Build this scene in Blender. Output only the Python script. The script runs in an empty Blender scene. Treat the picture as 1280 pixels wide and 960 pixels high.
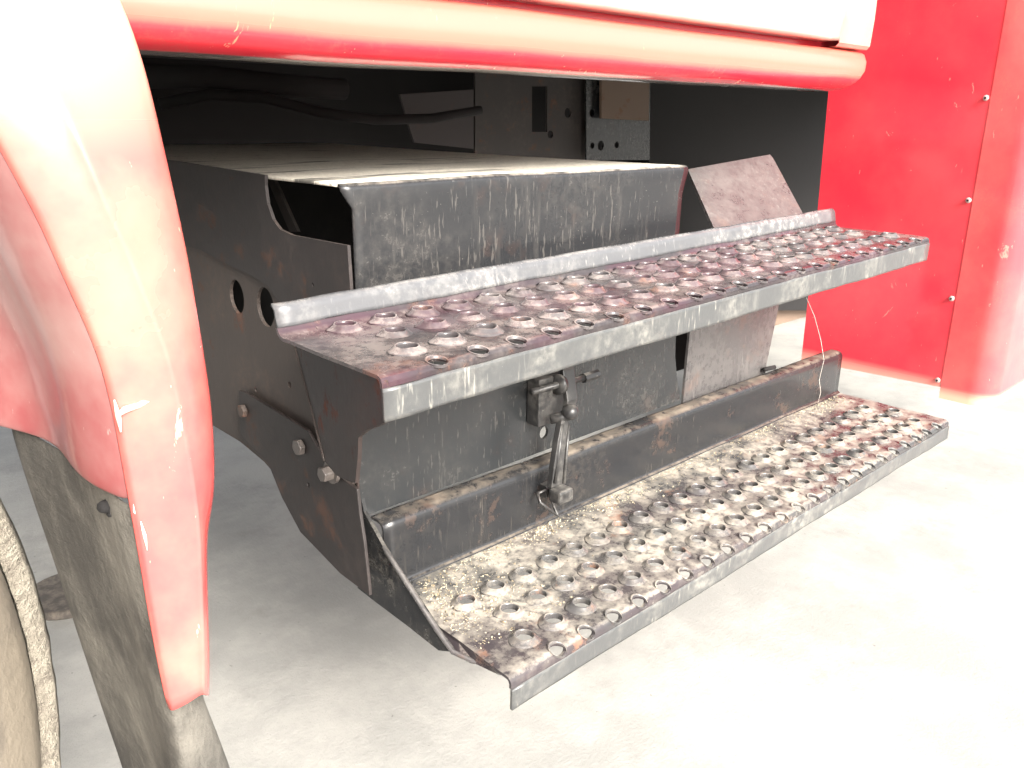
import bpy, bmesh, math, random
from mathutils import Vector, Matrix, geometry, noise
random.seed(7)
R = math.radians
H = 0.70                      # height of the upper tread above the ground; truck coordinates are measured from it

# ------------------------------------------------------------------ camera
sc = bpy.context.scene
COL = sc.collection
FPX = 1068.0
CR, CD, CF = Vector((.72366, -.69004, .01277)), Vector((-.20022, -.22761, -.95295)), Vector((.66047, .68705, -.30287))
CP = Vector((-.34393, -.49488, .18516))
cd = bpy.data.cameras.new('camera'); cam = bpy.data.objects.new('camera', cd); COL.objects.link(cam)
cd.sensor_fit = 'HORIZONTAL'; cd.sensor_width = 36.0; cd.lens = 36.0 * FPX / 1280.0
cd.clip_start = .02; cd.clip_end = 500
m = Matrix((CR, -CD, -CF)).transposed().to_4x4(); m.translation = CP + Vector((0, 0, H))
cam.matrix_world = m; sc.camera = cam

# ------------------------------------------------------------------ sky, sun, exposure
SUN_AZ, SUN_EL = R(192), R(34)         # azimuth clockwise from +Y
w = bpy.data.worlds.new("World"); sc.world = w; w.use_nodes = True
nt = w.node_tree; nt.nodes.clear()
sky = nt.nodes.new('ShaderNodeTexSky'); sky.sky_type = 'NISHITA'; sky.sun_disc = False
sky.sun_elevation = SUN_EL; sky.sun_rotation = SUN_AZ; sky.air_density = 1.0; sky.dust_density = 6.0; sky.ozone_density = .6
hs = nt.nodes.new('ShaderNodeHueSaturation'); hs.inputs['Saturation'].default_value = .30
bg = nt.nodes.new('ShaderNodeBackground'); bg.inputs[1].default_value = .15
wo = nt.nodes.new('ShaderNodeOutputWorld')
nt.links.new(sky.outputs[0], hs.inputs['Color']); nt.links.new(hs.outputs[0], bg.inputs[0]); nt.links.new(bg.outputs[0], wo.inputs[0])
sd = bpy.data.lights.new('sun', 'SUN'); sd.energy = 1.65; sd.angle = R(24); sd.color = (1, .95, .86)
so = bpy.data.objects.new('sun', sd); COL.objects.link(so)
sdir = Vector((math.sin(SUN_AZ) * math.cos(SUN_EL), math.cos(SUN_AZ) * math.cos(SUN_EL), math.sin(SUN_EL)))
so.rotation_euler = sdir.to_track_quat('Z', 'Y').to_euler(); so.location = sdir * 20
vs = sc.view_settings; vs.view_transform = 'Standard'; vs.look = 'None'; vs.gamma = 1; vs.exposure = 1.95; vs.use_curve_mapping = False

# ------------------------------------------------------------------ helpers that place image pixels on a chosen plane (truck coordinates)
def at(u, v, **k):
    d = CR * ((u - 640) / FPX) + CD * ((v - 480) / FPX) + CF
    (a, val), = k.items(); i = 'xyz'.index(a)
    return CP + d * ((val - CP[i]) / d[i])
def onplane(u, v, p, n):
    d = CR * ((u - 640) / FPX) + CD * ((v - 480) / FPX) + CF
    return CP + d * ((p - CP).dot(n) / d.dot(n))

# ------------------------------------------------------------------ materials
class NB:
    def __init__(s, name):
        s.m = bpy.data.materials.new(name); s.m.use_nodes = True; s.t = s.m.node_tree; s.t.nodes.clear()
        s.pos = s.n('ShaderNodeNewGeometry').outputs['Position']
        s.nrm = s.t.nodes[0].outputs['True Normal'] if False else s.t.nodes[0].outputs['Normal']
    def n(s, k, **kw):
        x = s.t.nodes.new(k)
        for a, b in kw.items(): setattr(x, a, b)
        return x
    def l(s, a, b): s.t.links.new(a, b)
    def noise(s, scale, detail=4, rough=.55, stretch=None, dist=0, off=0):
        src = s.pos
        if stretch or off:
            mp = s.n('ShaderNodeMapping'); s.l(src, mp.inputs[0])
            mp.inputs['Scale'].default_value = stretch or (1, 1, 1); mp.inputs['Location'].default_value = (off, off * .7, off * .3)
            src = mp.outputs[0]
        x = s.n('ShaderNodeTexNoise'); s.l(src, x.inputs['Vector'])
        x.inputs['Scale'].default_value = scale; x.inputs['Detail'].default_value = detail
        x.inputs['Roughness'].default_value = rough; x.inputs['Distortion'].default_value = dist
        return x.outputs[0]
    def ramp(s, f, a, b, lo=0., hi=1.):
        x = s.n('ShaderNodeMapRange', interpolation_type='SMOOTHSTEP'); s.l(f, x.inputs[0])
        x.inputs[1].default_value = a; x.inputs[2].default_value = b; x.inputs[3].default_value = lo; x.inputs[4].default_value = hi
        return x.outputs[0]
    def math(s, op, a, b=0., clamp=False):
        x = s.n('ShaderNodeMath', operation=op, use_clamp=clamp)
        for i, v in enumerate((a, b)):
            if isinstance(v, (int, float)): x.inputs[i].default_value = v
            else: s.l(v, x.inputs[i])
        return x.outputs[0]
    def mix(s, f, a, b):
        x = s.n('ShaderNodeMix', data_type='RGBA')
        for i, v in ((0, f), (6, a), (7, b)):
            if isinstance(v, (int, float)): x.inputs[i].default_value = v
            elif isinstance(v, tuple): x.inputs[i].default_value = (*v, 1)
            else: s.l(v, x.inputs[i])
        return x.outputs[2]
    def xyz(s, src=None):
        x = s.n('ShaderNodeSeparateXYZ'); s.l(src or s.pos, x.inputs[0]); return x.outputs
    def done(s, col, rough=.5, metal=0., coat=0., coat_rough=.1, bump=None, bstr=.3, bdist=.002, spec=.5):
        p = s.n('ShaderNodeBsdfPrincipled'); o = s.n('ShaderNodeOutputMaterial')
        for k, v in (('Base Color', col), ('Roughness', rough), ('Metallic', metal), ('Coat Weight', coat), ('Coat Roughness', coat_rough), ('Specular IOR Level', spec)):
            if isinstance(v, tuple): p.inputs[k].default_value = (*v, 1)
            elif isinstance(v, (int, float)): p.inputs[k].default_value = v
            else: s.l(v, p.inputs[k])
        if bump is not None:
            b = s.n('ShaderNodeBump'); b.inputs['Strength'].default_value = bstr; b.inputs['Distance'].default_value = bdist
            s.l(bump, b.inputs['Height']); s.l(b.outputs[0], p.inputs['Normal'])
        s.l(p.outputs[0], o.inputs[0]); return s.m

def black_steel(name, base=(.022, .023, .025), dust=(.42, .38, .32), damt=.35, streak=.3, specks=.5, rust=.15, rough=.22, up=.25, rustcol=(.16, .065, .03), maroon=0.):
    b = NB(name); mx = b.math
    c = base
    if maroon:
        c = b.mix(b.math('MULTIPLY', b.ramp(b.noise(7, 3), .42, .62), maroon), base, (.055, .012, .026))
    big = b.ramp(b.noise(9, 5, .62), .42, .68)
    fine = b.ramp(b.noise(90, 6, .7), .35, .75)
    d = mx('MULTIPLY', mx('MULTIPLY', big, fine), damt)
    st = b.ramp(b.noise(75, 5, .7, stretch=(1, 1, .09)), .54, .74)
    st2 = b.ramp(b.noise(270, 3, .6, stretch=(1, 1, .12), off=3), .58, .70)
    env = b.ramp(b.noise(6, 2, off=5), .38, .6)
    d = mx('MAXIMUM', d, mx('MULTIPLY', mx('MULTIPLY', mx('MAXIMUM', mx('MULTIPLY', st, .55), st2), env), streak))
    sp = mx('MULTIPLY', b.ramp(b.noise(330, 3, .6, off=9), .68, .78), b.ramp(b.noise(20, 3, off=6), .40, .60))
    d = mx('MAXIMUM', d, mx('MULTIPLY', sp, specks))
    nz = b.xyz(b.nrm)[2]
    upm = mx('MULTIPLY', b.ramp(nz, .5, .95), mx('MULTIPLY', b.ramp(b.noise(13, 6, .7, off=2), .35, .60), b.ramp(b.noise(85, 6, .75, off=12), .28, .60)))
    d = mx('MAXIMUM', d, mx('MULTIPLY', upm, up))
    d = mx('ADD', d, .010)
    rm = mx('MULTIPLY', b.ramp(b.noise(16, 7, .72, off=7), .56, .68), rust)
    col = b.mix(rm, c, rustcol)
    col = b.mix(d, col, dust)
    ro = mx('ADD', mx('MULTIPLY', mx('MAXIMUM', d, rm), .6), rough, True)
    return b.done(col, ro, bump=b.noise(55, 5, .6), bstr=.12, bdist=.004)

def red_paint(name, base=(.60, .011, .036), dust=(.66, .52, .38), damt=.5, floor=0.05, rough=.16, scr=.5, hi=None, face=None):
    b = NB(name); mx = b.math
    d = mx('MULTIPLY', b.ramp(b.noise(5, 6, .6, off=1), .36, .7), damt)
    d = mx('ADD', d, floor)
    if hi:                                   # paler colour above / below a height on the bodywork
        z = b.xyz()[2]; d = mx('MAXIMUM', d, mx('MULTIPLY', b.ramp(z, hi[0] + H, hi[1] + H), hi[2]))
    if face:                                 # sky reflection painted as a pale film where the skin does not face down
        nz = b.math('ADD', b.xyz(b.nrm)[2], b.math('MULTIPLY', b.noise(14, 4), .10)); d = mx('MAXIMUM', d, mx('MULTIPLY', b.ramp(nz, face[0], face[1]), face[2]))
    s1 = b.ramp(b.noise(150, 3, .6, stretch=(1, 1, .3), off=4), .69, .74)
    s2 = b.ramp(b.noise(24, 5, .7, stretch=(1, 1, .5), dist=1.5, off=8), .66, .71)
    d = mx('MAXIMUM', d, mx('MULTIPLY', mx('MAXIMUM', s1, s2), scr), True)
    col = b.mix(d, base, dust)
    gr_ = mx('MULTIPLY', b.ramp(b.noise(20, 8, .75, stretch=(1, 1, .5), off=21), .50, .68), b.ramp(b.noise(240, 3, .7, off=2), .35, .65))
    col = b.mix(mx('MULTIPLY', gr_, .28 if floor > .06 or face else .06), col, (.22, .13, .09))
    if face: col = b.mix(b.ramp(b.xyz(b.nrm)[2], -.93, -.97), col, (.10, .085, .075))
    return b.done(col, mx('ADD', mx('MULTIPLY', d, .45), rough, True), coat=.6, coat_rough=.12, bump=b.noise(12, 4), bstr=.08, bdist=.01)

M_black = black_steel('black_painted_steel', base=(.012, .013, .015), damt=.2, streak=.1)
M_box = black_steel('scuffed_black_box', base=(.012, .013, .015), damt=.08, streak=.11, specks=.5, rust=.06, rough=.24, up=1.0, dust=(.40, .36, .31))
M_plate = black_steel('grey_black_plate', base=(.015, .017, .019), damt=.09, streak=.13, specks=.4, rough=.25, rust=.05)
M_side = black_steel('brown_dusty_plate', base=(.042, .033, .029), damt=.35, streak=.1, specks=.1, rust=.5, rough=.6, dust=(.2, .15, .12), rustcol=(.14, .06, .035))
M_sideb = black_steel('matte_black_plate', base=(.014, .011, .011), damt=.15, streak=.05, specks=.3, rust=.25, rough=.55, dust=(.16, .12, .1))
M_gusset = black_steel('dark_brown_gusset', base=(.018, .012, .011), damt=.15, streak=.05, specks=.1, rust=.75, rough=.5, dust=(.22, .13, .1), rustcol=(.17, .05, .025))
M_tread = black_steel('worn_tread', base=(.022, .018, .020), maroon=.5, damt=.2, streak=0, specks=.4, rust=.3, rough=.17, up=.28, dust=(.46, .40, .36))
M_tread2 = black_steel('dusty_tread', base=(.035, .036, .038), maroon=.2, damt=.3, streak=0, specks=.5, rust=.8, rough=.2, up=.75, dust=(.43, .39, .325), rustcol=(.20, .09, .05))
M_lip = black_steel('dusty_lip', base=(.055, .057, .058), damt=.4, streak=.35, specks=.5, rust=.05, rough=.3, dust=(.46, .44, .38))
M_strut = black_steel('grey_strut', base=(.060, .056, .056), damt=.16, streak=.3, specks=.4, rust=.25, rough=.26, dust=(.48, .45, .41), up=.18)
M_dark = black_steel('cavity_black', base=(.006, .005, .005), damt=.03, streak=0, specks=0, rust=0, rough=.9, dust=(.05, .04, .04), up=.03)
M_frame = black_steel('dusty_frame', base=(.035, .03, .028), damt=.5, streak=.1, specks=.1, rust=.4, rough=.7, dust=(.12, .10, .09))
M_tan = black_steel('tan_plate', base=(.16, .11, .08), damt=.4, streak=.1, specks=.1, rust=.4, rough=.7, dust=(.2, .15, .11))
M_bolt = black_steel('steel_bolt', base=(.07, .06, .055), damt=.3, streak=0, specks=.2, rust=.5, rough=.35, dust=(.4, .35, .3))
M_grip = black_steel('worn_grip_steel', base=(.05, .046, .048), maroon=.45, damt=.35, streak=0, specks=.4, rust=.6, rough=.15, up=.4, dust=(.50, .44, .40))
M_riser = black_steel('dirty_riser', base=(.014, .015, .017), damt=.08, streak=.10, specks=.5, rust=.4, rough=.22, up=.6, dust=(.27, .225, .175), rustcol=(.10, .055, .035))
M_grip2 = black_steel('dirty_grip_steel', base=(.06, .06, .06), maroon=.1, damt=.5, streak=0, specks=.4, rust=1.0, rough=.2, up=.7, dust=(.42, .37, .30), rustcol=(.20, .10, .06))
M_rivet = black_steel('pale_rivet', base=(.45, .30, .28), damt=.3, streak=0, specks=0, rust=0, rough=.4)
M_cast = black_steel('cast_black', base=(.016, .016, .017), damt=.2, streak=0, specks=.6, rust=.1, rough=.32, up=.45, dust=(.5, .47, .42))
M_red = red_paint('red_panel_paint', damt=.05, floor=.03, scr=.35, hi=(-.272, -.302, .5))
M_corner = red_paint('dusty_corner_paint', damt=.08, floor=.07, scr=.3, dust=(.7, .56, .38), hi=(-.285, -.315, .7))
M_sill = red_paint('red_sill_paint', damt=.05, floor=.02, scr=.55, dust=(.70, .42, .22), face=(-.50, -.18, .26))  # face: the pale upper band is the sky's reflection put into the colour
M_door = red_paint('dusty_door_paint', damt=.3, floor=.5, scr=.4, dust=(.60, .56, .47))
M_pillar = red_paint('pillar_paint', damt=.25, floor=.2, scr=.4, dust=(.65, .52, .38))
M_fend = red_paint('dusty_fender_paint', damt=.2, floor=.10, scr=.8, hi=(.08, .30, .6), dust=(.74, .56, .36))
M_liner = red_paint('liner_paint', base=(.20, .010, .02), damt=.45, floor=.05, scr=.6, dust=(.42, .36, .32), rough=.4)

b = NB('black_mudguard')
d = b.ramp(b.noise(7, 6, .65), .38, .68, .12, .75); st = b.ramp(b.noise(60, 4, .7, stretch=(1, 1, .25)), .45, .7)
d = b.math('ADD', d, b.math('MULTIPLY', st, .2), True)
M_mud = b.done(b.mix(d, (.020, .018, .016), (.16, .148, .125)), .8, bump=b.noise(120, 5, .7), bstr=.6, bdist=.004)
b = NB('tyre_rubber')
M_tyre = b.done(b.mix(b.ramp(b.noise(10, 6, .6), .3, .6), (.10, .085, .07), (.20, .17, .13)), .9, bump=b.noise(60, 5, .7), bstr=.5, bdist=.004)
b = NB('tyre_shoulder_mud')
M_tmud = b.done(b.mix(b.ramp(b.noise(45, 7, .8), .30, .62), (.16, .135, .11), (.34, .31, .25)), .95, bump=b.noise(90, 5, .8), bstr=1, bdist=.01)
b = NB('concrete_ground')
g = b.mix(b.ramp(b.noise(2.2, 10, .68), .40, .62), (.25, .246, .23), (.345, .335, .31))
g = b.mix(b.math('MULTIPLY', b.ramp(b.noise(7.5, 10, .74, off=3), .52, .74), .42), g, (.15, .146, .137))
g = b.mix(b.math('MULTIPLY', b.ramp(b.noise(26, 6, .7, stretch=(1, .5, 1), off=6), .62, .74), .35), g, (.22, .21, .20))
g = b.mix(b.math('MULTIPLY', b.ramp(b.noise(420, 2, .6, off=2), .60, .72), .4), g, (.13, .125, .115))
g = b.mix(b.math('MULTIPLY', b.ramp(b.noise(75, 2, .5, off=4), .73, .78), .6), g, (.10, .095, .09))
M_ground = b.done(g, .82, bump=b.noise(140, 6, .7), bstr=.35, bdist=.004)
b = NB('manhole_rust')
M_disc = b.done(b.mix(b.ramp(b.noise(50, 6, .7), .4, .65), (.05, .042, .035), (.12, .10, .08)), .8, bump=b.noise(90, 5), bstr=.5)
b = NB('crumbs')
M_crumb = b.done(b.mix(b.ramp(b.noise(200, 2), .4, .6), (.17, .135, .085), (.42, .37, .27)), .95)
b = NB('pale_wire'); M_wire = b.done((.55, .5, .45), .5)

# ------------------------------------------------------------------ object helpers
def link(name, me, mat, parent, loc=None, smooth=None):
    o = bpy.data.objects.new(name, me); COL.objects.link(o)
    if mat and not me.materials: me.materials.append(mat)
    o.parent = parent
    o.location = loc if loc is not None else ((0, 0, H) if parent is truck else (0, 0, 0))
    if smooth:
        for p in me.polygons: p.use_smooth = True
    return o
def frombm(bm, name):
    bmesh.ops.recalc_face_normals(bm, faces=bm.faces[:])
    me = bpy.data.meshes.new(name); bm.to_mesh(me); bm.free(); return me
def plate(name, pts, thick, mat, parent, holes=(), bevel=0):
    """flat sheet: outline of 3-D points (+ holes), given a thickness vector"""
    loops = [list(map(Vector, pts))] + [list(map(Vector, h)) for h in holes]
    tris = geometry.tessellate_polygon(loops)
    flat = [p for l in loops for p in l]; T = Vector(thick)
    bm = bmesh.new()
    f = [bm.verts.new(p) for p in flat]; k = [bm.verts.new(p + T) for p in flat]
    for t in tris:
        try: bm.faces.new([f[i] for i in t]); bm.faces.new([k[i] for i in reversed(t)])
        except ValueError: pass
    o = 0
    for l in loops:
        n = len(l)
        for i in range(n):
            j = (i + 1) % n; bm.faces.new((f[o + i], f[o + j], k[o + j], k[o + i]))
        o += n
    return link(name, frombm(bm, name), mat, parent)
def ring(c, r, ax, n=18, sy=1.0):
    c = Vector(c); out = []
    for i in range(n):
        a = 2 * math.pi * i / n; p, q = r * math.cos(a), r * sy * math.sin(a)
        out.append(c + (Vector((0, p, q)) if ax == 'x' else Vector((p, 0, q)) if ax == 'y' else Vector((p, q, 0))))
    return out
def grid(rows, closed=False):
    bm = bmesh.new(); V = [[bm.verts.new(p) for p in r] for r in rows]
    for a, b in zip(V, V[1:]):
        n = len(a)
        for i in range(n if closed else n - 1):
            j = (i + 1) % n
            try: bm.faces.new((a[i], a[j], b[j], b[i]))
            except ValueError: pass
    return bm
def solid(o, t, off=-1):
    m = o.modifiers.new('thick', 'SOLIDIFY'); m.thickness = t; m.offset = off; return o
def bevel(o, w, seg=2):
    m = o.modifiers.new('bev', 'BEVEL'); m.width = w; m.segments = seg; m.limit_method = 'ANGLE'; m.angle_limit = R(35); return o
def tube(name, pts, r, mat, parent, n=8, cap=True, smooth=True):
    bm = bmesh.new(); pts = [Vector(p) for p in pts]; rs = r if isinstance(r, (list, tuple)) else [r] * len(pts)
    V = []; u = None
    for i, p in enumerate(pts):
        d = (pts[min(i + 1, len(pts) - 1)] - pts[max(i - 1, 0)]).normalized()
        if u is None: u = d.orthogonal().normalized()
        u = (u - d * u.dot(d)).normalized(); v = d.cross(u)
        V.append([bm.verts.new(p + (u * math.cos(2 * math.pi * k / n) + v * math.sin(2 * math.pi * k / n)) * rs[i]) for k in range(n)])
    for a, b_ in zip(V, V[1:]):
        for k in range(n): bm.faces.new((a[k], a[(k + 1) % n], b_[(k + 1) % n], b_[k]))
    if cap: bm.faces.new(V[0]); bm.faces.new(V[-1])
    return link(name, frombm(bm, name), mat, parent, smooth=smooth)
def box(name, lo, hi, mat, parent, bev=.002):
    bm = bmesh.new(); lo, hi = Vector(lo), Vector(hi)
    bmesh.ops.create_cube(bm, size=1, matrix=Matrix.Translation((lo + hi) / 2) @ Matrix.Diagonal((*(hi - lo), 1)))
    o = link(name, frombm(bm, name), mat, parent)
    return bevel(o, bev) if bev else o

# ------------------------------------------------------------------ ground
truck = bpy.data.objects.new('truck', None); COL.objects.link(truck)
truck['label'] = 'parked red truck seen close up at its perforated black cab steps'; truck['category'] = 'truck'
bm = bmesh.new(); bmesh.ops.create_circle(bm, cap_ends=True, radius=150, segments=64)
gr = link('ground', frombm(bm, 'ground'), M_ground, None, (0, 0, 0)); gr['kind'] = 'structure'

# ------------------------------------------------------------------ perforated treads
def arc(cx, cz, r, a0, a1, n): return [(cx + r * math.cos(R(a0 + (a1 - a0) * i / n)), cz + r * math.sin(R(a0 + (a1 - a0) * i / n))) for i in range(n + 1)]
class Profile:
    """cross section (y,z); s=0 at the front bend, positive towards the back"""
    def __init__(s, pts, s0):
        s.p = pts; s.L = [0]
        for a, b in zip(pts, pts[1:]): s.L.append(s.L[-1] + math.dist(a, b))
        s.s0 = s0
    def ev(s, t):
        t += s.s0; L = s.L
        for i in range(len(L) - 1):
            if t <= L[i + 1] or i == len(L) - 2:
                k = (t - L[i]) / (L[i + 1] - L[i]); a, b = s.p[i], s.p[i + 1]
                return a[0] + (b[0] - a[0]) * k, a[1] + (b[1] - a[1]) * k
def sheet(name, prof, x0, x1, rows, pitch, smin, smax, mat, parent, xleft=None, rr=.0172, thick=.003):
    """rows: (s centre, half height, first x, hole radius). Cells are rings between hole and cell edge, so holes are real"""
    bm = bmesh.new()
    def P(x, t):
        y, z = prof.ev(t)
        if xleft: x = x1 - (x1 - x) * (x1 - xleft(y)) / (x1 - x0) if y > -9 else x
        wob = .0012 * noise.noise(Vector((x * 9, t * 20, 1)))
        return bm.verts.new((x, y, z + wob))
    bands = []; cur = smin
    for sc_, hh, fx, hr in sorted(rows):
        if sc_ - hh > cur + 1e-5: bands.append((cur, sc_ - hh, None))
        bands.append((sc_ - hh, sc_ + hh, (sc_, hh, fx, hr))); cur = sc_ + hh
    if cur < smax: bands.append((cur, smax, None))
    centers = []
    def quads(xa, xb, sa, sb):
        nx = max(1, round((xb - xa) / .02)); ns = max(1, round((sb - sa) / .004))
        V = [[P(xa + (xb - xa) * i / nx, sa + (sb - sa) * j / ns) for j in range(ns + 1)] for i in range(nx + 1)]
        for a, b_ in zip(V, V[1:]):
            for j in range(ns): bm.faces.new((a[j], b_[j], b_[j + 1], a[j + 1]))
    for sa, sb, row in bands:
        if row is None: quads(x0, x1, sa, sb); continue
        c, hh, fx, hr = row; hw = pitch / 2; x = fx; quads(x0, fx - hw, sa, sb); k = 0
        while x + hw < x1 - .004:
            N = 48 if hr < .01 else 24; NL = 8 if hr < .01 else 3; loops = []
            for q in range(NL + 1):
                t = q / NL; L = []
                for i in range(N):
                    a = 2 * math.pi * (i + .5) / N; ca, sa_ = math.cos(a), math.sin(a)
                    f = 1 / max(abs(ca) / hw, abs(sa_) / hh)
                    # snap to corners
                    px, ps = ca * f, sa_ * f
                    if i % 6 in (2, 3) and abs(abs(px) - hw) < hw * .25 and abs(abs(ps) - hh) < hh * .45 and False: px, ps = math.copysign(hw, px), math.copysign(hh, ps)
                    L.append(P(x + (ca * hr) * (1 - t) + px * t, c + (sa_ * hr) * (1 - t) + ps * t))
                loops.append(L)
            for A, B in zip(loops, loops[1:]):
                for i in range(N): bm.faces.new((A[i], A[(i + 1) % N], B[(i + 1) % N], B[i]))
            # corner triangles
            B = loops[-1]
            for sx in (1, -1):
                for sy in (1, -1):
                    cc = P(x + sx * hw, c + sy * hh)
                    best = None
                    for i in range(N):
                        a = 2 * math.pi * (i + .5) / N; a2 = 2 * math.pi * (i + 1.5) / N
                        ca, s1 = math.cos(a), math.sin(a); cb, s2 = math.cos(a2), math.sin(a2)
                        e1 = abs(ca) / hw > abs(s1) / hh; e2 = abs(cb) / hw > abs(s2) / hh
                        if e1 != e2 and (ca + cb) * sx > 0 and (s1 + s2) * sy > 0: best = i
                    if best is not None: bm.faces.new((B[best], B[(best + 1) % N], cc))
            centers.append((x, c, hr, sc_ if False else k)); x += pitch; k += 1
        quads(x - hw, x1, sa, sb)
    bmesh.ops.remove_doubles(bm, verts=bm.verts[:], dist=.0002)
    bm.normal_update()
    for f_ in bm.faces:
        if f_.normal.dot(Vector((0, -.7, 1))) < 0: f_.normal_flip()
    me = bpy.data.meshes.new(name); bm.to_mesh(me); bm.free()
    o = link(name, me, mat, parent, smooth=True); solid(o, thick)
    es = o.modifiers.new('split', 'EDGE_SPLIT'); es.split_angle = R(38)
    return o, centers
def grip_mesh(seed, rr=.0170, hr=.0092, h=.0050):
    rnd = random.Random(seed); prof = [(rr, -.0008), (rr * .93, .0004), (rr * .84, .0012), (rr * .75, h * .42), (hr * 1.20, h * .84), (hr * 1.1, h), (hr, h * .94), (hr * .95, h * .6), (hr * .95, -.0015)]
    N = 20; bm = bmesh.new(); V = []
    for j, (r, z) in enumerate(prof):
        L = []
        for i in range(N):
            a = 2 * math.pi * i / N
            ca, sa = math.cos(a), math.sin(a)
            k = 1 + .05 * noise.noise(Vector((ca, sa, seed * 3.1)))
            if 0 < j < 4: k += .22 * max(0, math.cos(a - R(180))) ** 12      # small pulled fin on one side
            zz = z + .0009 * noise.noise(Vector((ca * 1.3, sa * 1.3, seed + 5))) * (j in (3, 4, 5, 6))
            L.append(bm.verts.new((ca * r * k, sa * r * k, zz)))
        V.append(L)
    for a, b_ in zip(V, V[1:]):
        for i in range(N): bm.faces.new((a[i], a[(i + 1) % N], b_[(i + 1) % N], b_[i]))
    me = frombm(bm, 'grip'); s = sum(p.normal.z for p in me.polygons[:N * 3])
    if s < 0: me.flip_normals()
    for p in me.polygons: p.use_smooth = True
    return me
def notch_mesh(seed, hr=.0085):
    """short collar pulled down through the front bend"""
    bm = bmesh.new(); N = 20; V = []
    for j, (r, z) in enumerate(((hr * 1.12, .0002), (hr * 1.06, .0008), (hr * .98, .0), (hr * .97, -.002))):
        V.append([bm.verts.new((math.cos(2 * math.pi * i / N) * r, math.sin(2 * math.pi * i / N) * r - .0006 * j, z)) for i in range(N)])
    for a, b_ in zip(V, V[1:]):
        for i in range(N): bm.faces.new((a[i], a[(i + 1) % N], b_[(i + 1) % N], b_[i]))
    me = frombm(bm, 'notch')
    for p in me.polygons: p.use_smooth = True
    return me

# upper step ------------------------------------------------------
up = bpy.data.objects.new('upper_step', None); COL.objects.link(up); up.parent = truck; up.location = (0, 0, H)
up.matrix_local = Matrix.Translation((0, 0, H)) @ Matrix(((1, -.003, -.015), (.003, 1, -.008), (.015, .008, 1))).to_4x4()
up['label'] = 'upper perforated black step with glossy worn raised grip holes'
rf = .006
pu = [(.0, -.035), (.0, -rf)] + arc(rf, -rf, rf, 180, 90, 6)[1:] + [(.150 - .008, 0)] + arc(.142, .008, .008, -90, 0, 4)[1:] + [(.1535, .024), (.158, .0265)]
s0u = .035 - rf + rf * math.pi / 4
prU = Profile(pu, s0u)
stot = prU.L[-1]
tread, cen = sheet('tread', prU, 0, 1.0, [(.0045, .0125, .056, .0085), (.0425, .022, .056, .0155), (.0895, .022, .079, .0155), (.1325, .0205, .057, .0150)], .0430, .017 - .0165 - .0125 + .004, .153 - .0, M_tread, up)
# the vertical front lip and the rear flange are pieces of the same sheet with a paint of their own wear
def strip(name, prof, x0, x1, sa, sb, mat, parent, n=60, wav=.0012, thick=.003, xl=None):
    rows = []
    for i in range(n + 1):
        x = x0 + (x1 - x0) * i / n; r = []
        k = max(2, int((sb - sa) / .003))
        for j in range(k + 1):
            t = sa + (sb - sa) * j / k; y, z = prof.ev(t)
            xx = x if not xl else xl(x, y, z)
            r.append(Vector((xx, y + wav * noise.noise(Vector((x * 7, t * 8, 4))), z + .0012 * noise.noise(Vector((x * 9, t * 20, 1))) + (wav * .8 * noise.noise(Vector((x * 25, 0, 9))) if abs(t - sa) < 1e-6 or abs(t - sb) < 1e-6 and j else 0))))
        rows.append(r)
    me = frombm(grid(rows), name)
    o = link(name, me, mat, parent, smooth=True); solid(o, thick, 0); return o
strip('front_lip', prU, 0, 1.0, -s0u, -.0079, M_lip, up)
strip('rear_flange', prU, 0, .997, .1529, stot - s0u, black_steel('pale_flange', base=(.075, .077, .082), damt=.3, streak=.15, specks=.15, rust=.03, rough=.2, dust=(.6, .57, .52)), up)
grips = [grip_mesh(s) for s in range(5)]; notches = [notch_mesh(0)]
def place_grips(cen, prof, mat, parent, first_s):
    rnd = random.Random(3)
    for x, s_, hr, k in cen:
        y, z = prof.ev(s_)
        if hr < .01:
            o = link('bend_notch', notches[0], mat, parent); y2, z2 = prof.ev(s_ + .004); y1, z1 = prof.ev(s_ - .004)
            o.rotation_euler.x = math.atan2(z2 - z1, y2 - y1); o.location = (x, y, z)
        else:
            me = rnd.choice(grips); o = link('raised_grip', me, mat, parent)
            o.location = (x, y, z); o.rotation_euler.z = rnd.uniform(-.35, .35)
            o.scale = (1, 1, rnd.uniform(.85, 1.12))
        if not o.data.materials: o.data.materials.append(mat)
        if o.data.materials[0] != mat:
            o.material_slots[0].link = 'OBJECT'; o.material_slots[0].material = mat
place_grips(cen, prU, M_grip, up, 0)

# gusset under the left end of the upper step
gp, gn = Vector((0.002, 0, 0)), Vector((.3, -.09, 0)).normalized()
G = lambda u, v: onplane(u, v, gp, gn)
pts = [Vector((.002, .001, -.0035)), Vector((.002, .001, -.036)), G(474, 532), G(458, 538), G(448, 546), G(447, 572), G(444, 604), G(432, 600), G(420, 594), G(407, 578), G(388, 505), G(369, 431)]
o = plate('step_gusset', pts, gn * .0035, M_gusset, truck); o['label'] = 'dark rusty gusset plate under the left end of the upper step'

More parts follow.
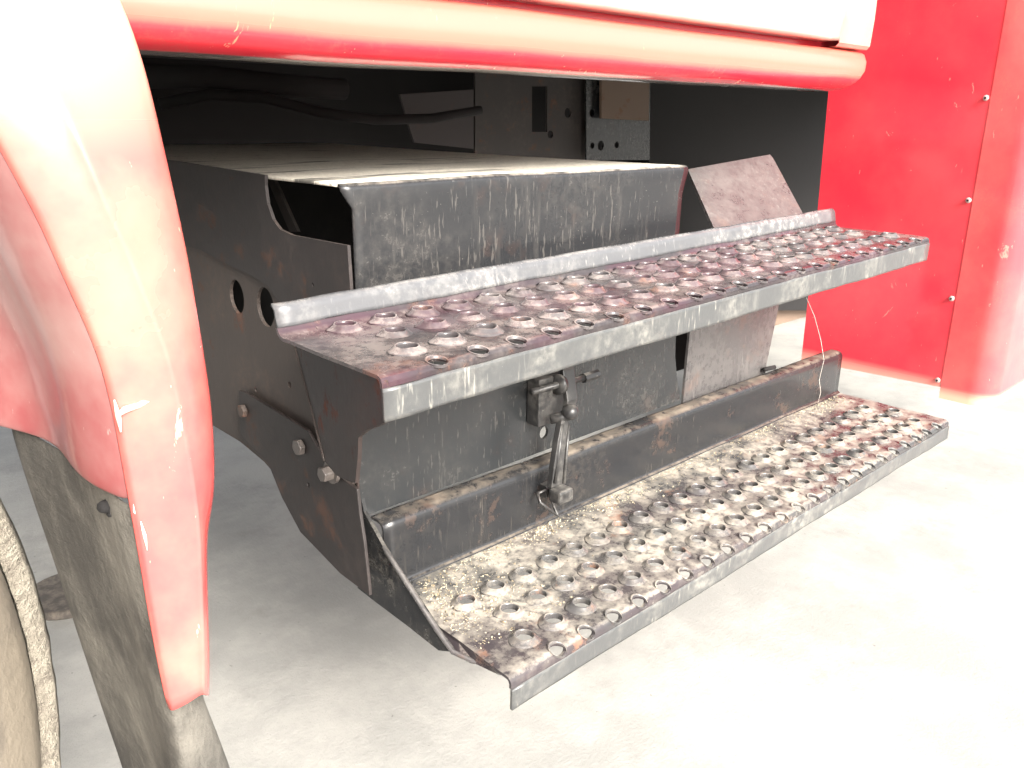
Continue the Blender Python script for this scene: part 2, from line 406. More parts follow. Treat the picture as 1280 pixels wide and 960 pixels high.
# lower step ------------------------------------------------------
low = bpy.data.objects.new('lower_step', None); COL.objects.link(low); low.parent = truck; low.location = (0, 0, H)
low['label'] = 'lower perforated step covered with pale dirt and rust'
LX0, LX1, LY0, LY1, LZ = .110, 1.142, -.024, .1775, -.304
rf = .007
pl = [(LY0, LZ - .0325), (LY0, LZ - rf)] + [(a, b_ ) for a, b_ in arc(LY0 + rf, LZ - rf, rf, 180, 90, 6)[1:]] + [(LY1 - .006, LZ)] + arc(LY1 - .006, LZ + .006, .006, -90, 0, 4)[1:] + [(LY1, LZ + .0775 - .008)] + arc(LY1 + .008, LZ + .0695, .008, 180, 90, 4)[1:] + [(.199, LZ + .0775)]
s0l = .0325 - rf + rf * math.pi / 4
prL = Profile(pl, s0l)
sT = sum(math.dist(a, b_) for a, b_ in zip(pl[:9], pl[1:9])) - s0l
send = s0l * 0 + prL.L[8] - s0l            # where the tread reaches the rear bend
E1, E2, E3, E4 = [at(u, v, z=LZ) for u, v in ((509, 722), (550, 784), (594, 816), (636, 847))]
def lx(y):
    P_ = [(E4.y - .02, E4.x), (E4.y, E4.x), (E3.y, E3.x), (E2.y, E2.x), (E1.y, E1.x), (E1.y + .2, E1.x)]
    for a, b_ in zip(P_, P_[1:]):
        if a[0] <= y <= b_[0]: return a[1] + (b_[1] - a[1]) * (y - a[0]) / max(1e-6, b_[0] - a[0])
    return P_[0][1] if y < P_[0][0] else P_[-1][1]
ltread, lcen = sheet('tread', prL, LX0, LX1, [(.003, .0125, .178, .0085), (.036, .0205, .166, .0150), (.0790, .0215, .187, .0150), (.1225, .0215, .166, .0150)], .0418, -.0095, send, M_tread2, low)
# shape the left end of the tread
for v in ltread.data.vertices:
    wgt = max(0, 1 - (v.co.x - LX0) / .035); v.co.x += wgt * (lx(v.co.y) - LX0)
strip('front_lip', prL, LX0, LX1, -s0l, -.0094, M_lip, low, xl=lambda x, y, z: x + max(0, 1 - (x - LX0) / .035) * (lx(LY0) - LX0))
strip('rear_flange', prL, .118, LX1, send - .0003, prL.L[-1] - s0l, M_riser, low)
place_grips(lcen, prL, M_grip2, low, 0)
# side gusset with folded edge
gx = .108
side = [at(u, v, x=gx) for u, v in ((447, 600), (455, 640), (479, 684), (512, 735), (545, 786), (566, 815), (548, 813), (510, 783), (466, 750), (447, 735))]
o = plate('side_gusset', side, (.004, 0, 0), M_black, low)
edge = [at(u, v, x=gx) for u, v in ((479, 684), (495, 708), (512, 735), (545, 786), (566, 815))] + [at(u, v, z=LZ - .012) for u, v in ((590, 826), (616, 831))]
tube('gusset_rim', edge, .0026, M_strut, low, 8)
rows = [[at(u, v, z=LZ - .004) for u, v in ((550, 786), (575, 804), (597, 819), (628, 842))], [at(u, v, z=LZ - .013) for u, v in ((562, 815), (578, 823), (597, 829), (626, 842))]]
o = link('end_fold', frombm(grid(rows), 'end_fold'), M_tread2, low); solid(o, .002)

# crumbs of dry dirt on the lower tread
bm = bmesh.new(); rnd = random.Random(11)
for i in range(3600):
    if i % 3: x = rnd.uniform(.125, 1.12); y = LY1 - .008 - abs(rnd.gauss(0, .018))
    else: x = .12 + abs(rnd.gauss(0, .07)); y = rnd.uniform(.03, LY1 - .01)
    if x < lx(y) + .006: continue
    if any(abs(x - cx) < .012 and abs(y - prL.ev(cs)[0]) < .012 for cx, cs, hr, k in lcen if abs(x - cx) < .02): continue
    r = rnd.uniform(.0003, .0010) * (1 if rnd.random() < .93 else 1.8)
    mt = Matrix.Translation((x, y, LZ + H + r * .4)) @ Matrix.Rotation(rnd.uniform(0, 6), 4, 'Z') @ Matrix.Diagonal((r * rnd.uniform(.8, 2), r, r * .7, 1))
    bmesh.ops.create_icosphere(bm, subdivisions=1, radius=1, matrix=mt) if i % 7 == 0 else bmesh.ops.create_cone(bm, cap_ends=True, segments=5, radius1=1, radius2=.5, depth=1.2, matrix=mt)
o = link('dirt', frombm(bm, 'dirt'), M_crumb, None, (0, 0, 0)); o['kind'] = 'stuff'

# ------------------------------------------------------------------ side plates and brackets, left
X = .1
yz = lambda u, v, x=X: at(u, v, x=x)
holes = [ring(yz(296, 371), .0175, 'x', 20, 1.15), ring(yz(332, 384), .0195, 'x', 20, 1.15), ring(yz(362, 481), .004, 'x', 10), ring(yz(320, 487), .003, 'x', 8)]
o = plate('side_plate', [(X, 1.1, .05), (X, .45, .03), (X, .3, .03), (X, .203, .02), (X, .203, -.22), (X, .30, -.25), yz(330, 577), yz(300, 552), yz(265, 531), (X, 1.1, -.20)], (.004, 0, 0), M_side, truck, holes)
o['label'] = 'brown dusty side plate with two large round holes'
X2 = .096
o = plate('box_side_plate', [yz(*p, x=X2) for p in ((217, 201), (331, 219), (331, 232), (334, 255), (341, 275), (350, 287), (365, 294), (434, 307), (438, 365))] + [(X2, .2, -.01), yz(352, 384, X2), yz(335, 358, X2), yz(310, 342, X2), yz(285, 331, X2), yz(250, 312, X2), (X2, 1.1, .02), (X2, 1.1, .122)], (.0035, 0, 0), M_sideb, truck, [ring(yz(391, 356, X2), .002, 'x', 8)])
X3 = .090
br = plate('pivot_bracket', [yz(*p, x=X3) for p in ((298, 488), (306, 490), (384, 538), (392, 552), (407, 578), (430, 600), (446, 612), (449, 640), (455, 680), (462, 745), (425, 717), (375, 665), (352, 622), (335, 580), (310, 556), (300, 545))], (.004, 0, 0), M_sideb, truck, [ring(yz(385, 606, X3), .0025, 'x', 8)])
bevel(br, .0012)
def bolt(c, r, h, mat, parent, washer=0, label=None):
    c = Vector(c); o = tube('bolt', [c, c + Vector((-h, 0, 0))], r, mat, parent, 6, smooth=False); bevel(o, r * .15)
    if label: o['label'] = label
    if washer: tube('washer', [c + Vector((.001, 0, 0)), c + Vector((-.003, 0, 0))], washer, mat, parent, 20, smooth=False)
bolt(yz(306, 513, X3), .0085, .006, M_side, br); bolt(yz(377, 558, X3), .0095, .007, M_bolt, br)
pv = yz(420, 588, X3)
bolt(pv + Vector((-.004, 0, 0)), .0085, .014, M_bolt, br, washer=.0125, label='large pivot bolt head with washer')
tube('nut', [pv + Vector((.014, -.006, .001)), pv + Vector((.002, -.003, .0))], .011, M_bolt, br, 6, smooth=False)
tube('sleeve', [pv + Vector((.05, -.006, 0)), pv + Vector((-.002, 0, 0))], .0085, M_gusset, br, 14)

# ------------------------------------------------------------------ storage box with folded top
bx0, bx1, by, bz, bd = .104, .656, .205, .120, 1.12
bp = bpy.data.objects.new('storage_box', None); COL.objects.link(bp); bp.parent = truck; bp.location = (0, 0, H)
bp['label'] = 'black box with dusty top and scuffed front behind the upper step'
# front panel with stepped ends, folded back over the top (a single bent sheet)
rows = []
prof = [(by, -.02), (by, .018), (by, .05), (by, .083), (by, .096), (by, bz - .006)] + [(by + .006 - .006 * math.cos(R(a)), bz - .006 + .006 * math.sin(R(a))) for a in (30, 60, 90)]
def bend(z, y, side):
    if side: return bx1 if z > .096 else bx1 - .010 if z < .09 else bx1 - .006
    return bx0 if z > .096 else bx0 + .012
n = 46
fr = []; 
for i in range(n + 1):
    r = []
    for y, z in prof:
        a, b_ = bend(z, y, 0), bend(z, y, 1); x = a + (b_ - a) * i / n
        r.append((x, y + .0015 * noise.noise(Vector((x * 6, z * 12, 2))), z + (.0015 * noise.noise(Vector((x * 5, 3, 3))) if z > .1 else 0)))
    fr.append(r)
o = link('front_panel', frombm(grid(fr), 'front_panel'), M_box, bp, smooth=True); solid(o, .003)
tp = []
for i in range(n + 1):
    x = bx0 + (bx1 - bx0) * i / n
    tp.append([(x, yy, bz + .0015 * noise.noise(Vector((x * 5, 3, 3))) * (1 if j == 0 else 1) - .002 * math.sin(min(1, (yy - by) / .9) * math.pi) * (j > 0)) for j, yy in enumerate([by + .006 + (bd - by - .006) * k / 24 for k in range(25)])])
M_top = NB('dusty_box_top'); b = M_top
dm = b.ramp(b.noise(9, 6, .65, stretch=(1, 1.0, 1)), .20, .36)
smear = b.math('MAXIMUM', b.ramp(b.noise(11, 6, .65, stretch=(.35, 2.4, 1), dist=.8, off=12), .56, .63), b.math('MULTIPLY', b.ramp(b.noise(45, 6, .75, off=3), .55, .70), .6))
dm = b.math('SUBTRACT', b.math('MULTIPLY', dm, .92), b.math('MULTIPLY', smear, .8), True)
fn = b.ramp(b.noise(220, 4, .7), .3, .7, .75, 1.1)
M_top = b.done(b.mix(b.math('MULTIPLY', dm, fn, True), (.03, .029, .026), (.60, .56, .48)), .75, bump=b.noise(180, 5, .7), bstr=.4, bdist=.002)
o = link('top_panel', frombm(grid(tp), 'top_panel'), M_top, bp, smooth=True); solid(o, .003)
if sum(p.normal.z for p in o.data.polygons) < 0: o.data.flip_normals()
plate('end_panel', [(bx1 - .006, by + .004, -.02), (bx1 - .006, by + .004, .115), (bx1 - .006, bd, .115), (bx1 - .006, bd, -.02)], (-.003, 0, 0), M_box, bp)
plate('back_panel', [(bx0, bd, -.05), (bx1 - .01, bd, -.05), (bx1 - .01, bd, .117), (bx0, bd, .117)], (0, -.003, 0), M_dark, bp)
plate('gap_backing', [(.115, .275, -.005), (.80, .275, -.005), (.80, .275, -.21), (.115, .275, -.21)], (0, .004, 0), M_dark, truck)  # dark sheet added so the gap beside the strut and the hole read black
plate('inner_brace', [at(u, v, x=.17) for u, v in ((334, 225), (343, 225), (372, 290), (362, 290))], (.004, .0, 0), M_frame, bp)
plate('hole_backing', [(.165, .24, .0), (.165, .9, .0), (.165, .9, -.19), (.165, .24, -.19)], (.003, 0, 0), M_dark, truck)  # dark sheet added behind the side plate holes to hide the bright ground
plate('divider', [(.30, .209, .11), (.30, bd - .01, .11), (.30, bd - .01, -.05), (.30, .209, -.05)], (.003, 0, 0), M_dark, bp)

# ------------------------------------------------------------------ support plate and right strut
o = plate('support_plate', [(.104, .2, -.01), (.104, .2, -.2225), (.30, .2, -.2225), at(850, 500, y=.2), at(846, 470, y=.2), at(844, 445, y=.2), at(845, 410, y=.2), (.645, .2, -.01)], (0, .004, 0), M_plate, truck, [ring(at(680, 541, y=.2), .0075, 'y', 16, 1.1)])
o['label'] = 'dark grey vertical plate between the two steps'
sy = .212
s1, s2, s3, s4 = at(861, 400, y=sy), at(851, 504, y=sy), at(955, 458, y=sy), at(972, 376, y=sy)
k1, k2 = at(892, 291, y=sy), at(1001, 268, y=sy)
t1, t2 = at(858, 214, y=.31), at(962, 195, y=.31)
def lerp(a, b_, t): return a + (b_ - a) * t
rows = [[lerp(a, c, t) for t in (0, .25, .5, .75, 1)] for a, c in ((Vector((s2.x, sy, -.235)), Vector((s3.x, sy, -.235))), (s2, s3), (s1, s4), (lerp(s1, k1, .7), lerp(s4, k2, .7)), (k1, k2), (lerp(k1, t1, .12), lerp(k2, t2, .12)), (lerp(k1, t1, .5), lerp(k2, t2, .5)), (lerp(k1, t1, .95), lerp(k2, t2, .93)), (t1, lerp(t1, t2, .985)))]
o = link('fender_strut', frombm(grid(rows), 'fender_strut'), M_strut, truck, smooth=False); solid(o, .004)
o['label'] = 'stained grey strut plate leaning back behind the right end of the upper step'
plate('strut_return', [s4 + Vector((.001, .002, -.0)), s3 + Vector((.001, .002, 0)), s3 + Vector((-.004, .04, 0)), s4 + Vector((-.004, .04, 0))], (-.003, 0, 0), M_strut, truck)
tube('screw_end', [at(955, 462, y=.20), at(968, 459, y=.20)], .004, M_dark, truck, 8); tube('screw_end', [at(955, 469, y=.195), at(966, 466, y=.195)], .003, M_dark, truck, 8)

# ------------------------------------------------------------------ latch hanging on the support plate
la = bpy.data.objects.new('latch', None); COL.objects.link(la); la.parent = truck; la.location = (0, 0, H)
la['label'] = 'black hook latch with ball knob and horizontal pin'
y0 = .198
def Q(u, v, y): return at(u, v, y=y)
c0 = Q(669, 474, .185); c1 = Q(700, 522, .185)
box('bracket', (c0.x, .178, c1.z), (c1.x, .1985, c0.z), M_cast, la, .0015)
tube('pin', [Q(665, 490, .172), Q(748, 467, .172)], .0042, M_cast, la, 12)
tube('pin_sleeve', [Q(729, 473, .172), Q(747, 467.5, .172)], .0062, M_cast, la, 8, smooth=False)
tube('spring_collar', [Q(696, 481, .172), Q(701, 480, .172)], .0125, M_cast, la, 16)
a0, a1, a2 = Q(711, 462, .168), Q(716, 500, .158), Q(713, 514, .15)
def strap(name, pts, wid, th, mat):
    rows = []
    for (p, w_) in zip(pts, wid): rows.append([p + Vector((-w_, 0, 0)), p + Vector((w_, 0, 0)), p + Vector((w_ * .92, th, 0)), p + Vector((-w_ * .92, th, 0))])
    bm = grid(rows, True); bm.verts.ensure_lookup_table()
    bm.faces.new(bm.verts[:4]); bm.faces.new(bm.verts[-4:]); o = link(name, frombm(bm, name), mat, la); return bevel(o, .001)
strap('upper_link', [a0 + Vector((0, 0, .006)), a0, a1, a2], [.009, .010, .009, .008], .008, M_cast)
tube('cross_arm', [Q(688, 524, .165), Q(700, 522, .158), Q(713, 516, .148)], [.006, .0065, .008], M_cast, la, 12)
bm = bmesh.new(); bmesh.ops.create_uvsphere(bm, u_segments=20, v_segments=14, radius=.0098, matrix=Matrix.Translation(Q(713, 515, .146)))
link('knob', frombm(bm, 'knob'), M_cast, la, smooth=True)
strap('handle', [Q(707, 524, .150), Q(703, 550, .146), Q(699, 580, .143), Q(696, 608, .142)], [.0062, .0078, .0086, .0092], .009, M_cast)
tube('handle_rib', [Q(703, 530, .1495), Q(694, 604, .1405)], .0022, M_cast, la, 6); tube('handle_rib', [Q(711, 530, .1495), Q(705, 604, .1405)], .0022, M_cast, la, 6)
c = Q(703, 619, .145)
box('hook_head', c + Vector((-.013, -.008, -.008)), c + Vector((.012, .012, .009)), M_cast, la, .003)
kk = [Q(672, 617, .165), Q(684, 611, .165), Q(697, 645, .15), Q(675, 628, .158), Q(672, 617, .165)]
tube('keeper', kk, .0022, M_cast, la, 6)
box('keeper_base', Q(684, 608, .17) + Vector((-.008, -.006, -.012)), Q(684, 608, .17) + Vector((.012, .007, .004)), M_cast, la, .001)

# ------------------------------------------------------------------ cab sill, door, body above
prof = [(0.603, 0.2774), (0.339, 0.2462), (0.255, 0.2312), (0.201, 0.2228), (0.1734, 0.221), (0.1554, 0.224), (0.1434, 0.2312), (0.1368, 0.2408), (0.135, 0.2522), (0.1368, 0.2654), (0.1422, 0.2756), (0.1494, 0.2798), (0.1662, 0.2804)]  # sill, door and pillar numbers already scaled about the camera position to sit deeper
rows = []
def sill_end(y, z):            # rounded lower right corner
    z0 = 0.221; rc = .050; xe = 0.997
    d = max(0, rc - (z - z0)); return xe - (rc - math.sqrt(max(0, rc * rc - d * d))) + .007 * (z - z0) / .06
n = 70
for i in range(n + 1):
    t = 1 - (1 - i / n) ** 1.4; r = []
    for y, z in prof:
        zz = min(z, 0.2774)
        x = -.24 + (sill_end(y, min(z, 0.2774)) + .24) * t
        r.append((x, y + .0018 * noise.noise(Vector((x * 5, 0, 0))), z + .0016 * noise.noise(Vector((x * 6, y * 5, 7)))))
    rows.append(r)
rows.append([(r_[0] - .0005, r_[1] + .02, r_[2]) for r_ in rows[-1]])
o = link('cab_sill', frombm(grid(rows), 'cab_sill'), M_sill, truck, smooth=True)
o['label'] = 'rounded red sill along the bottom of the cab'
pp = [(0.1356, 0.29), (0.1338, 0.2942), (0.132, 0.323), (0.1314, 0.443), (0.135, 0.683), (0.159, 1.043), (0.207, 1.403)]
rows = [[(x, y, z) for y, z in [(0.1662, 0.2896)] + pp] for x in [-.24 + (1.1428) * i / 40 for i in range(41)]]
dr = link('cab_door', frombm(grid(rows), 'cab_door'), M_door, truck, smooth=True); solid(dr, .0012, 0)
dr['label'] = 'pale dusty lower edge of the cab door'
# right door pillar, stands between the door and the end of the cab
rows = [[(x, y, z) for y, z in [(0.159, 0.281), (0.1398, 0.2822), (0.1356, 0.287), (0.1338, 0.323), (0.1338, 0.443), (0.135, 0.683), (0.159, 1.043), (0.207, 1.403)]] for x in (0.9046, 0.9088, 0.9328, 0.9628, 0.9868, 0.9976, 1.0036)]
rows += [[(1.0072, y + .02, z) for (_, y, z) in rows[-1]], [(1.0072, .9, z) for (_, y, z) in rows[-1]]]
o = link('cab_pillar', frombm(grid(rows), 'cab_pillar'), M_pillar, truck, smooth=False)
plate('door_jamb', [(-.24, 0.1686, 0.2774), (0.9988, 0.1686, 0.2774), (0.9988, 0.1686, 0.323), (-.24, 0.1686, 0.323)], (0, .004, 0), M_red, truck)
plate('cab_floor', [(-1.2, .19, .285), (0.9988, .19, .285), (0.9988, 2.3, .285), (-1.2, 2.3, .285)], (0, 0, .004), M_dark, truck)
plate('cab_roof', [(-1.2, 0.207, 1.403), (.99, 0.207, 1.403), (.99, 2.2, 1.403), (-1.2, 2.2, 1.403)], (0, 0, .004), M_red, truck)
plate('cab_side', [(.992, .19, .287), (.992, 2.2, .287), (.992, 2.2, 1.403), (.992, .22, 1.403)], (-.004, 0, 0), M_red, truck)
plate('cab_far_side', [(-1.2, 2.25, .287), (.98, 2.25, .287), (.98, 2.25, 1.403), (-1.2, 2.25, 1.403)], (0, .004, 0), M_red, truck)

# ------------------------------------------------------------------ red side panel, right
fx = 1.3; rc = .040
o = plate('side_panel', [(fx, .345, .62), (fx, .052, .62), (fx, .052, -.297), (fx, .335, -.305), (fx, .338, .0), (fx, .347, .3)], (.003, 0, 0), M_red, truck)
o['label'] = 'flat bright red panel facing along the truck with four rivets'; sp_ = o
rows = []
for z in [-.318, -.31, -.2, -.1, 0, .1, .2, .3, .4, .5, .62]:
    r = [(fx - .0012, .0515, z)]
    r += [(fx - .0012, .03, z), (fx - .0012, .004, z)]
    for k in range(9):
        a = R(180 + 90 * k / 8); r.append((fx - .0012 + rc + rc * math.cos(a), .0 + rc * math.sin(a), z))
    r += [(fx + .1, -.04, z), (fx + .9, -.04, z)]
    rows.append(r)
o = link('corner_panel', frombm(grid(rows), 'corner_panel'), M_corner, truck, smooth=True)
o['label'] = 'rounded outer corner of the red panel'
for z in (.219, .048, -.128, -.284):
    c = Vector((fx - .0035, .058, z))
    bm = bmesh.new(); bmesh.ops.create_uvsphere(bm, u_segments=16, v_segments=8, radius=.0050, matrix=Matrix.Translation(c) @ Matrix.Diagonal((.5, 1, 1, 1)))
    rv = link('rivet', frombm(bm, 'rivet'), M_rivet, sp_, smooth=True); rv.location = (0, 0, 0)
    tube('rivet_pin', [c + Vector((-.0022, 0, 0)), c + Vector((-.0042, 0, 0))], .0018, M_dark, sp_, 8)
plate('panel_top', [(fx + .004, .345, .618), (fx + .004, 0, .618), (fx + .9, -.035, .618), (fx + .9, .345, .618)], (0, 0, -.003), M_red, truck)
plate('panel_inner', [(fx + .004, .345, .615), (fx + .9, .345, .615), (fx + .9, .345, -.29), (fx + .004, .335, -.30)], (0, -.003, 0), M_dark, truck)

# ------------------------------------------------------------------ chassis parts in the dark cavity, plus an added sky blocker
yb = 1.2
B = lambda u, v, y=yb: at(u, v, y=y)
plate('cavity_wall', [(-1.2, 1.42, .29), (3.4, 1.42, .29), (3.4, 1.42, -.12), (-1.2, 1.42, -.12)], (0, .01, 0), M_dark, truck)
plate('sky_blocker', [(.985, .46, .29), (3.3, .46, .29), (3.3, 2.3, .29), (.985, 2.3, .29)], (0, 0, .004), M_dark, truck)  # unseen sheet added to keep sky light out of the cavity
fr_ = plate('frame_post', [B(594, 90), B(594, 200), B(745, 200), B(745, 90)], (0, .006, 0), M_frame, truck, [[B(665, 108), B(684, 108), B(684, 165), B(665, 165)], ring(B(710, 141), .014, 'y', 12), ring(B(688, 168), .011, 'y', 12)])
for v_ in fr_.data.vertices: pass
y4 = 1.17
o = plate('frame_rail', [B(733, 90, y4), B(733, 200, y4), B(812, 200, y4), B(813, 90, y4)], (0, .006, 0), M_plate, truck, [ring(B(740, 141, y4), .011, 'y', 12), ring(B(751, 182, y4), .014, 'y', 12), ring(B(771, 181, y4), .010, 'y', 12), ring(B(734.5 + 6, 182, y4), .009, 'y', 12)])
plate('tan_bracket', [B(752, 90, 1.15), B(752, 148, 1.15), B(811, 151, 1.15), B(812, 90, 1.15)], (0, .008, 0), M_tan, truck)
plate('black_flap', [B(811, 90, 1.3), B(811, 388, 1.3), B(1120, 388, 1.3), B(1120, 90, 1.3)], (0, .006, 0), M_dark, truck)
plate('brown_beam', [B(900, 386, 1.36), B(900, 414, 1.36), B(1120, 406, 1.36), B(1120, 380, 1.36)], (0, .12, 0), M_tan, truck)
plate('inner_shelf', [B(500, 118), B(512, 160), B(518, 178), B(592, 186), B(592, 112)], (0, .006, 0), black_steel('shelf_grey', base=(.04, .034, .034), damt=.1, streak=0, specks=0, rust=.1, rough=.8, dust=(.08, .07, .07), up=.05), truck)
tube('air_pipe', [B(180, 95, 1.0), B(260, 96, 1.0), B(330, 104, 1.0), B(430, 112, 1.0)], .02, M_dark, truck, 12)
tube('bump_stop', [(.2, 1.30, .26), (.2, 1.30, .15)], .12, M_dark, truck, 20)

# ------------------------------------------------------------------ front fender, left
YF = .0
E_ = [(-60, -420), (20, -230), (100, -100), (155, 0), (183, 85), (200, 158), (215, 225), (229, 290), (238, 335), (247, 390), (254, 435), (261, 480), (266, 525), (268, 570), (268, 615), (262, 648), (256, 675), (256, 720), (257, 760), (259, 815), (258, 865)]
Cc = [(-260, -420), (-150, -230), (-50, -50), (10, 30), (48, 85), (80, 135), (105, 190), (130, 252), (145, 285), (160, 318), (178, 365), (197, 412), (213, 456), (222, 500), (232, 548), (240, 600), (248, 650), (250, 710), (252, 760), (254, 815), (254, 867)]
Aa = [(-420, -400), (-300, -200), (-170, -50), (-110, 20), (-50, 95), (-5, 165), (25, 220), (53, 272), (70, 310), (92, 360), (113, 405), (131, 450), (144, 500), (152, 540), (160, 585), (168, 630), (176, 675), (184, 720), (191, 765), (202, 825), (215, 887)]
def yb_(v): return YF + (0.10 * max(0, (330 - v) / 1000.) ** 1.6)
rows = []
for e, c, a in zip(E_, Cc, Aa):
    yy = yb_(e[1]); r = []
    pe, pc, pa = at(*e, y=yy + .012), at(*c, y=yy - .012), at(*a, y=yy + .0)
    back = at(*e, y=yy + .012) + Vector((-.002, .05, 0))
    r.append(back); r.append(pe + Vector((0, .006, 0)))
    r.append(pe); r += [lerp(pe, pc, .25) + Vector((0, -.004, 0)), lerp(pe, pc, .6) + Vector((0, -.004, 0)), lerp(pe, pc, .93) + Vector((0, -.0005, 0)), pc]
    r += [lerp(pc, pa, .08) + Vector((0, .0012, 0)), lerp(pc, pa, .5) + Vector((0, -.001, 0)), lerp(pc, pa, .95) + Vector((0, -.001, 0)), pa, pa + Vector((-.001, .004, 0))]
    rows.append(r)
o = link('front_fender', frombm(grid(rows), 'front_fender'), M_fend, truck, smooth=True)
m_ = o.modifiers.new('sub', 'SUBSURF'); m_.levels = 2; m_.render_levels = 2
solid(o, .002, 0)
o['label'] = 'faded dusty red front fender'; fend = o
# liner going inwards from the arch edge
rows = []
Ln = [(a, e) for a, e in zip(Aa, E_) if a[1] < 660]
for a, e in Ln:
    yy = yb_(e[1]); pa = at(*a, y=yy + .003); r = []
    for k in range(11):
        t = k / 10; bul = .010 * math.sin(min(1, t * 1.3) * math.pi * 1.6)
        r.append(pa + Vector((-bul * (t > .05) - .055 * t * t, .17 * t - .002, -.012 * t)))
    rows.append(r)
nl = len(rows) - 1
for i, r in enumerate(rows):
    for k, p_ in enumerate(r): p_.z += .031 * (k / 10) * max(0, (i - nl + 6) / 6) ** 1.5
o = link('fender_liner', frombm(grid(rows), 'fender_liner'), M_liner, truck, smooth=True); solid(o, .003, 0)
m_ = o.modifiers.new('sub', 'SUBSURF'); m_.levels = 1; m_.render_levels = 2
# black mudguard below
Am = [(164, 632), (170, 662), (178, 700), (190, 765), (202, 830), (213, 887), (222, 930), (235, 1000), (252, 1100)]
Bm = [(2, 520), (30, 610), (55, 680), (78, 750), (105, 830), (128, 900), (150, 960), (170, 1030), (200, 1130)]
Rm = [(226, 610), (230, 640), (240, 700), (246, 765), (250, 830), (258, 872), (274, 915), (302, 985), (330, 1060)]
rows = []
for i, (a, b_, r_) in enumerate(zip(Am, Bm, Rm)):
    pa = at(*a, y=.012); pb = at(*b_, y=.17); pr = at(*r_, y=.026)
    q = [pr + Vector((-.004, .03, 0)), pr + Vector((.0015 * math.sin(i * 2.3), 0, 0)), lerp(pr, pa, .5) + Vector((0, -.003, 0)), pa + Vector((.004, -.001, 0)), pa, lerp(pa, pb, .1) + Vector((-.001, 0, 0))]
    for t in (.3, .5, .7, .85, 1): q.append(lerp(pa, pb, t) + Vector((.006 * math.sin(t * math.pi), 0, 0)))
    q.append(pb + Vector((.03, .05, 0)))
    rows.append(q)
o = link('mudguard', frombm(grid(rows), 'mudguard'), M_mud, truck, smooth=True); solid(o, .004, 0)
m_ = o.modifiers.new('sub', 'SUBSURF'); m_.levels = 2; m_.render_levels = 3
o['label'] = 'scuffed grey rubber mudguard below the red fender'
# dents / torn screw at the mudguard top
for (u, v, rr_) in ((140, 632, .006), (150, 640, .004)):
    c = at(u, v, y=.045); tube('torn_screw', [c, c + Vector((-.008, -.004, .003))], [rr_, rr_ * .6], M_dark, o, 7)

# ------------------------------------------------------------------ front wheel, steered
wh = bpy.data.objects.new('front_wheel', None); COL.objects.link(wh); wh.parent = truck
th = R(42); wr = .455; wc = Vector((-.535, -.10, wr)); wh.location = wc; wh.rotation_euler = (0, 0, th)
wh['label'] = 'dusty front wheel turned under the fender'
def revolve(name, prof, mat, n=96, jit=0):
    rows = []
    for i in range(n):
        a = 2 * math.pi * i / n; r = []
        for j, (rad, y) in enumerate(prof):
            rj = rad + jit * noise.noise(Vector((math.cos(a) * 14, math.sin(a) * 14, j * .6))); r.append((rj * math.cos(a), y + jit * .8 * noise.noise(Vector((math.cos(a) * 20, math.sin(a) * 20, j + 4))), rj * math.sin(a)))
        rows.append(r)
    rows.append(rows[0]); bm = grid(rows); bmesh.ops.remove_doubles(bm, verts=bm.verts[:], dist=1e-5)
    o = link(name, frombm(bm, name), mat, wh, (0, 0, 0), smooth=True); return o
revolve('tyre', [(.27, .02), (.30, -.004), (.36, -.012), (.41, -.006), (.425, -.002), (.432, .004), (.435, .012), (.44, .2), (.43, .24), (.36, .25), (.27, .22)], M_tyre)
revolve('tread_shoulder', [(.434, .004), (.446, -.004), (.455, .0), (.4555, .01), (.453, .2), (.44, .21)], M_tmud, 220, .0022)
revolve('rim', [(.275, .02), (.262, .016), (.25, .03), (.235, .08), (.12, .09), (.10, .04), (.0, .035)], M_strut)
for k in range(8):
    a = k * math.pi / 4; tube('wheel_nut', [(.165 * math.cos(a), .09, .165 * math.sin(a)), (.165 * math.cos(a), .06, .165 * math.sin(a))], .016, M_bolt, wh, 6, smooth=False)
for ch in wh.children: ch.location = (0, 0, 0)

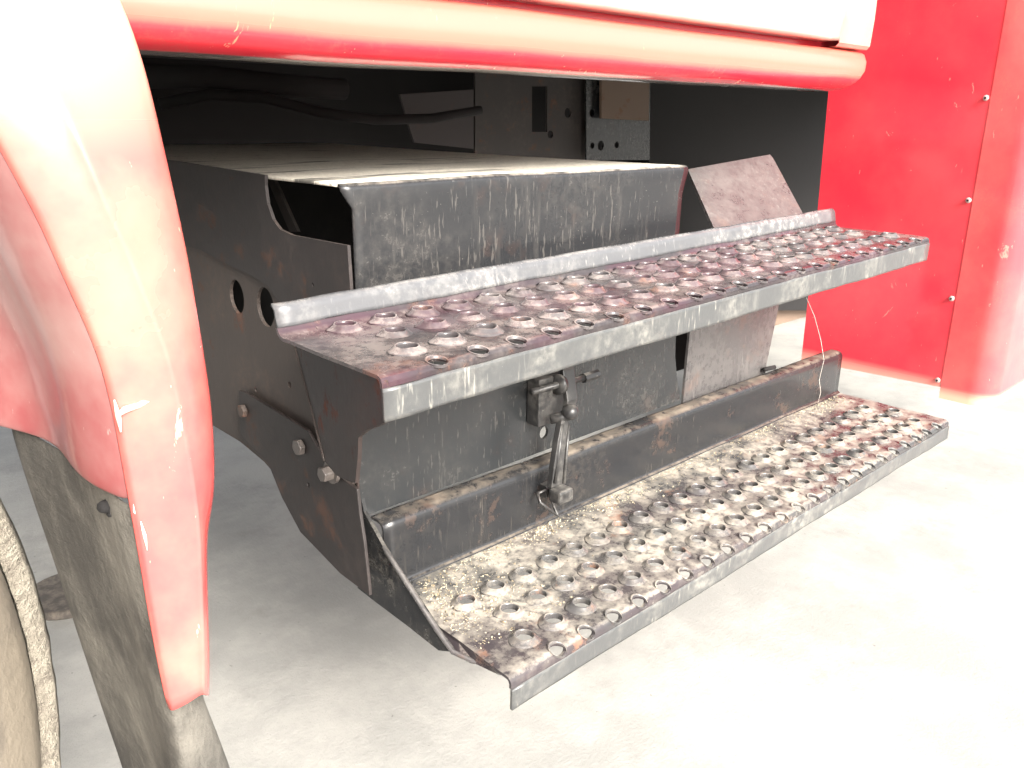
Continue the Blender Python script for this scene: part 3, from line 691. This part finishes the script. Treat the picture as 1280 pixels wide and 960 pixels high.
# ------------------------------------------------------------------ round iron cover on the ground, hair-thin wire
gc = at(90, 745, z=-H)
bm = bmesh.new(); bmesh.ops.create_cone(bm, cap_ends=True, segments=40, radius1=.085, radius2=.08, depth=.014, matrix=Matrix.Translation((gc.x, gc.y, .007)))
o = link('metal_disc', frombm(bm, 'metal_disc'), M_disc, None, (0, 0, 0)); bevel(o, .003)
o['label'] = 'small round dirty metal cover lying on the ground under the truck'; o['category'] = 'cover'
wp = [at(u, v, y=.17) for u, v in ((1008, 372), (1018, 395), (1026, 425), (1030, 450), (1024, 475), (1026, 490), (1022, 505))]
tube('loose_wire', wp, .0004, M_wire, truck, 5)

# ------------------------------------------------------------------ chipped edges, weld beads, hoses
M_chip = NB('bare_filler_chip'); M_chip = M_chip.done((.72, .66, .56), .8)
rnd = random.Random(5)
ed = []
for (a, e), (a2, e2) in zip(list(zip(Aa, E_))[5:], list(zip(Aa, E_))[6:]):
    p, q = at(*a, y=yb_(e[1]) + .001), at(*a2, y=yb_(e2[1]) + .001)
    for k in range(5): ed.append(lerp(p, q, k / 5) + Vector((rnd.uniform(-.0003, .0003), -.0004, 0)))
tube('chipped_edge', ed, [max(.0002, .0007 + .0005 * math.sin(i * .9) + rnd.uniform(-.0004, .0003)) for i in range(len(ed))], M_chip, fend, 6)
def chip(px, y, w_, name='paint_chip'):
    P_ = [at(u, v, y=y) for u, v in px]; tube(name, P_, w_, M_chip, fend, 5)
chip([(146, 520), (156, 512), (172, 507), (186, 499), (199, 493)], -.0058, [.0009, .0022, .0018, .0022, .0006])
chip([(143, 500), (148, 520), (151, 540)], -.003, [.0004, .0018, .0006])
chip([(176, 652), (181, 670), (184, 688)], -.003, [.0003, .0012, .0003])
for o in [c_ for c_ in fend.children]: o.location = (0, 0, 0)
wb = [onplane(u, v, gp, gn) + Vector((-.0005, 0, 0)) for u, v in ((369, 433), (388, 505), (406, 576))]
pts = [lerp(wb[0], wb[1], t / 14) for t in range(14)] + [lerp(wb[1], wb[2], t / 14) for t in range(15)]
tube('weld_bead', pts, [.0011 + .0005 * (i % 2) for i in range(len(pts))], M_side, truck, 7)
pts = [(.1035, .1985, z / 1000.) for z in range(-220, -100, 5)]
tube('weld_bead', pts, [.0014 + .0006 * (i % 2) for i in range(len(pts))], M_gusset, truck, 7)
def hose(px, y, rad):
    tube('hose', [at(u, v, y=y) for u, v in px], rad, M_dark, truck, 10)
hose([(200, 130), (260, 118), (330, 122), (400, 140), (470, 150), (540, 148), (600, 138)], .98, .010)
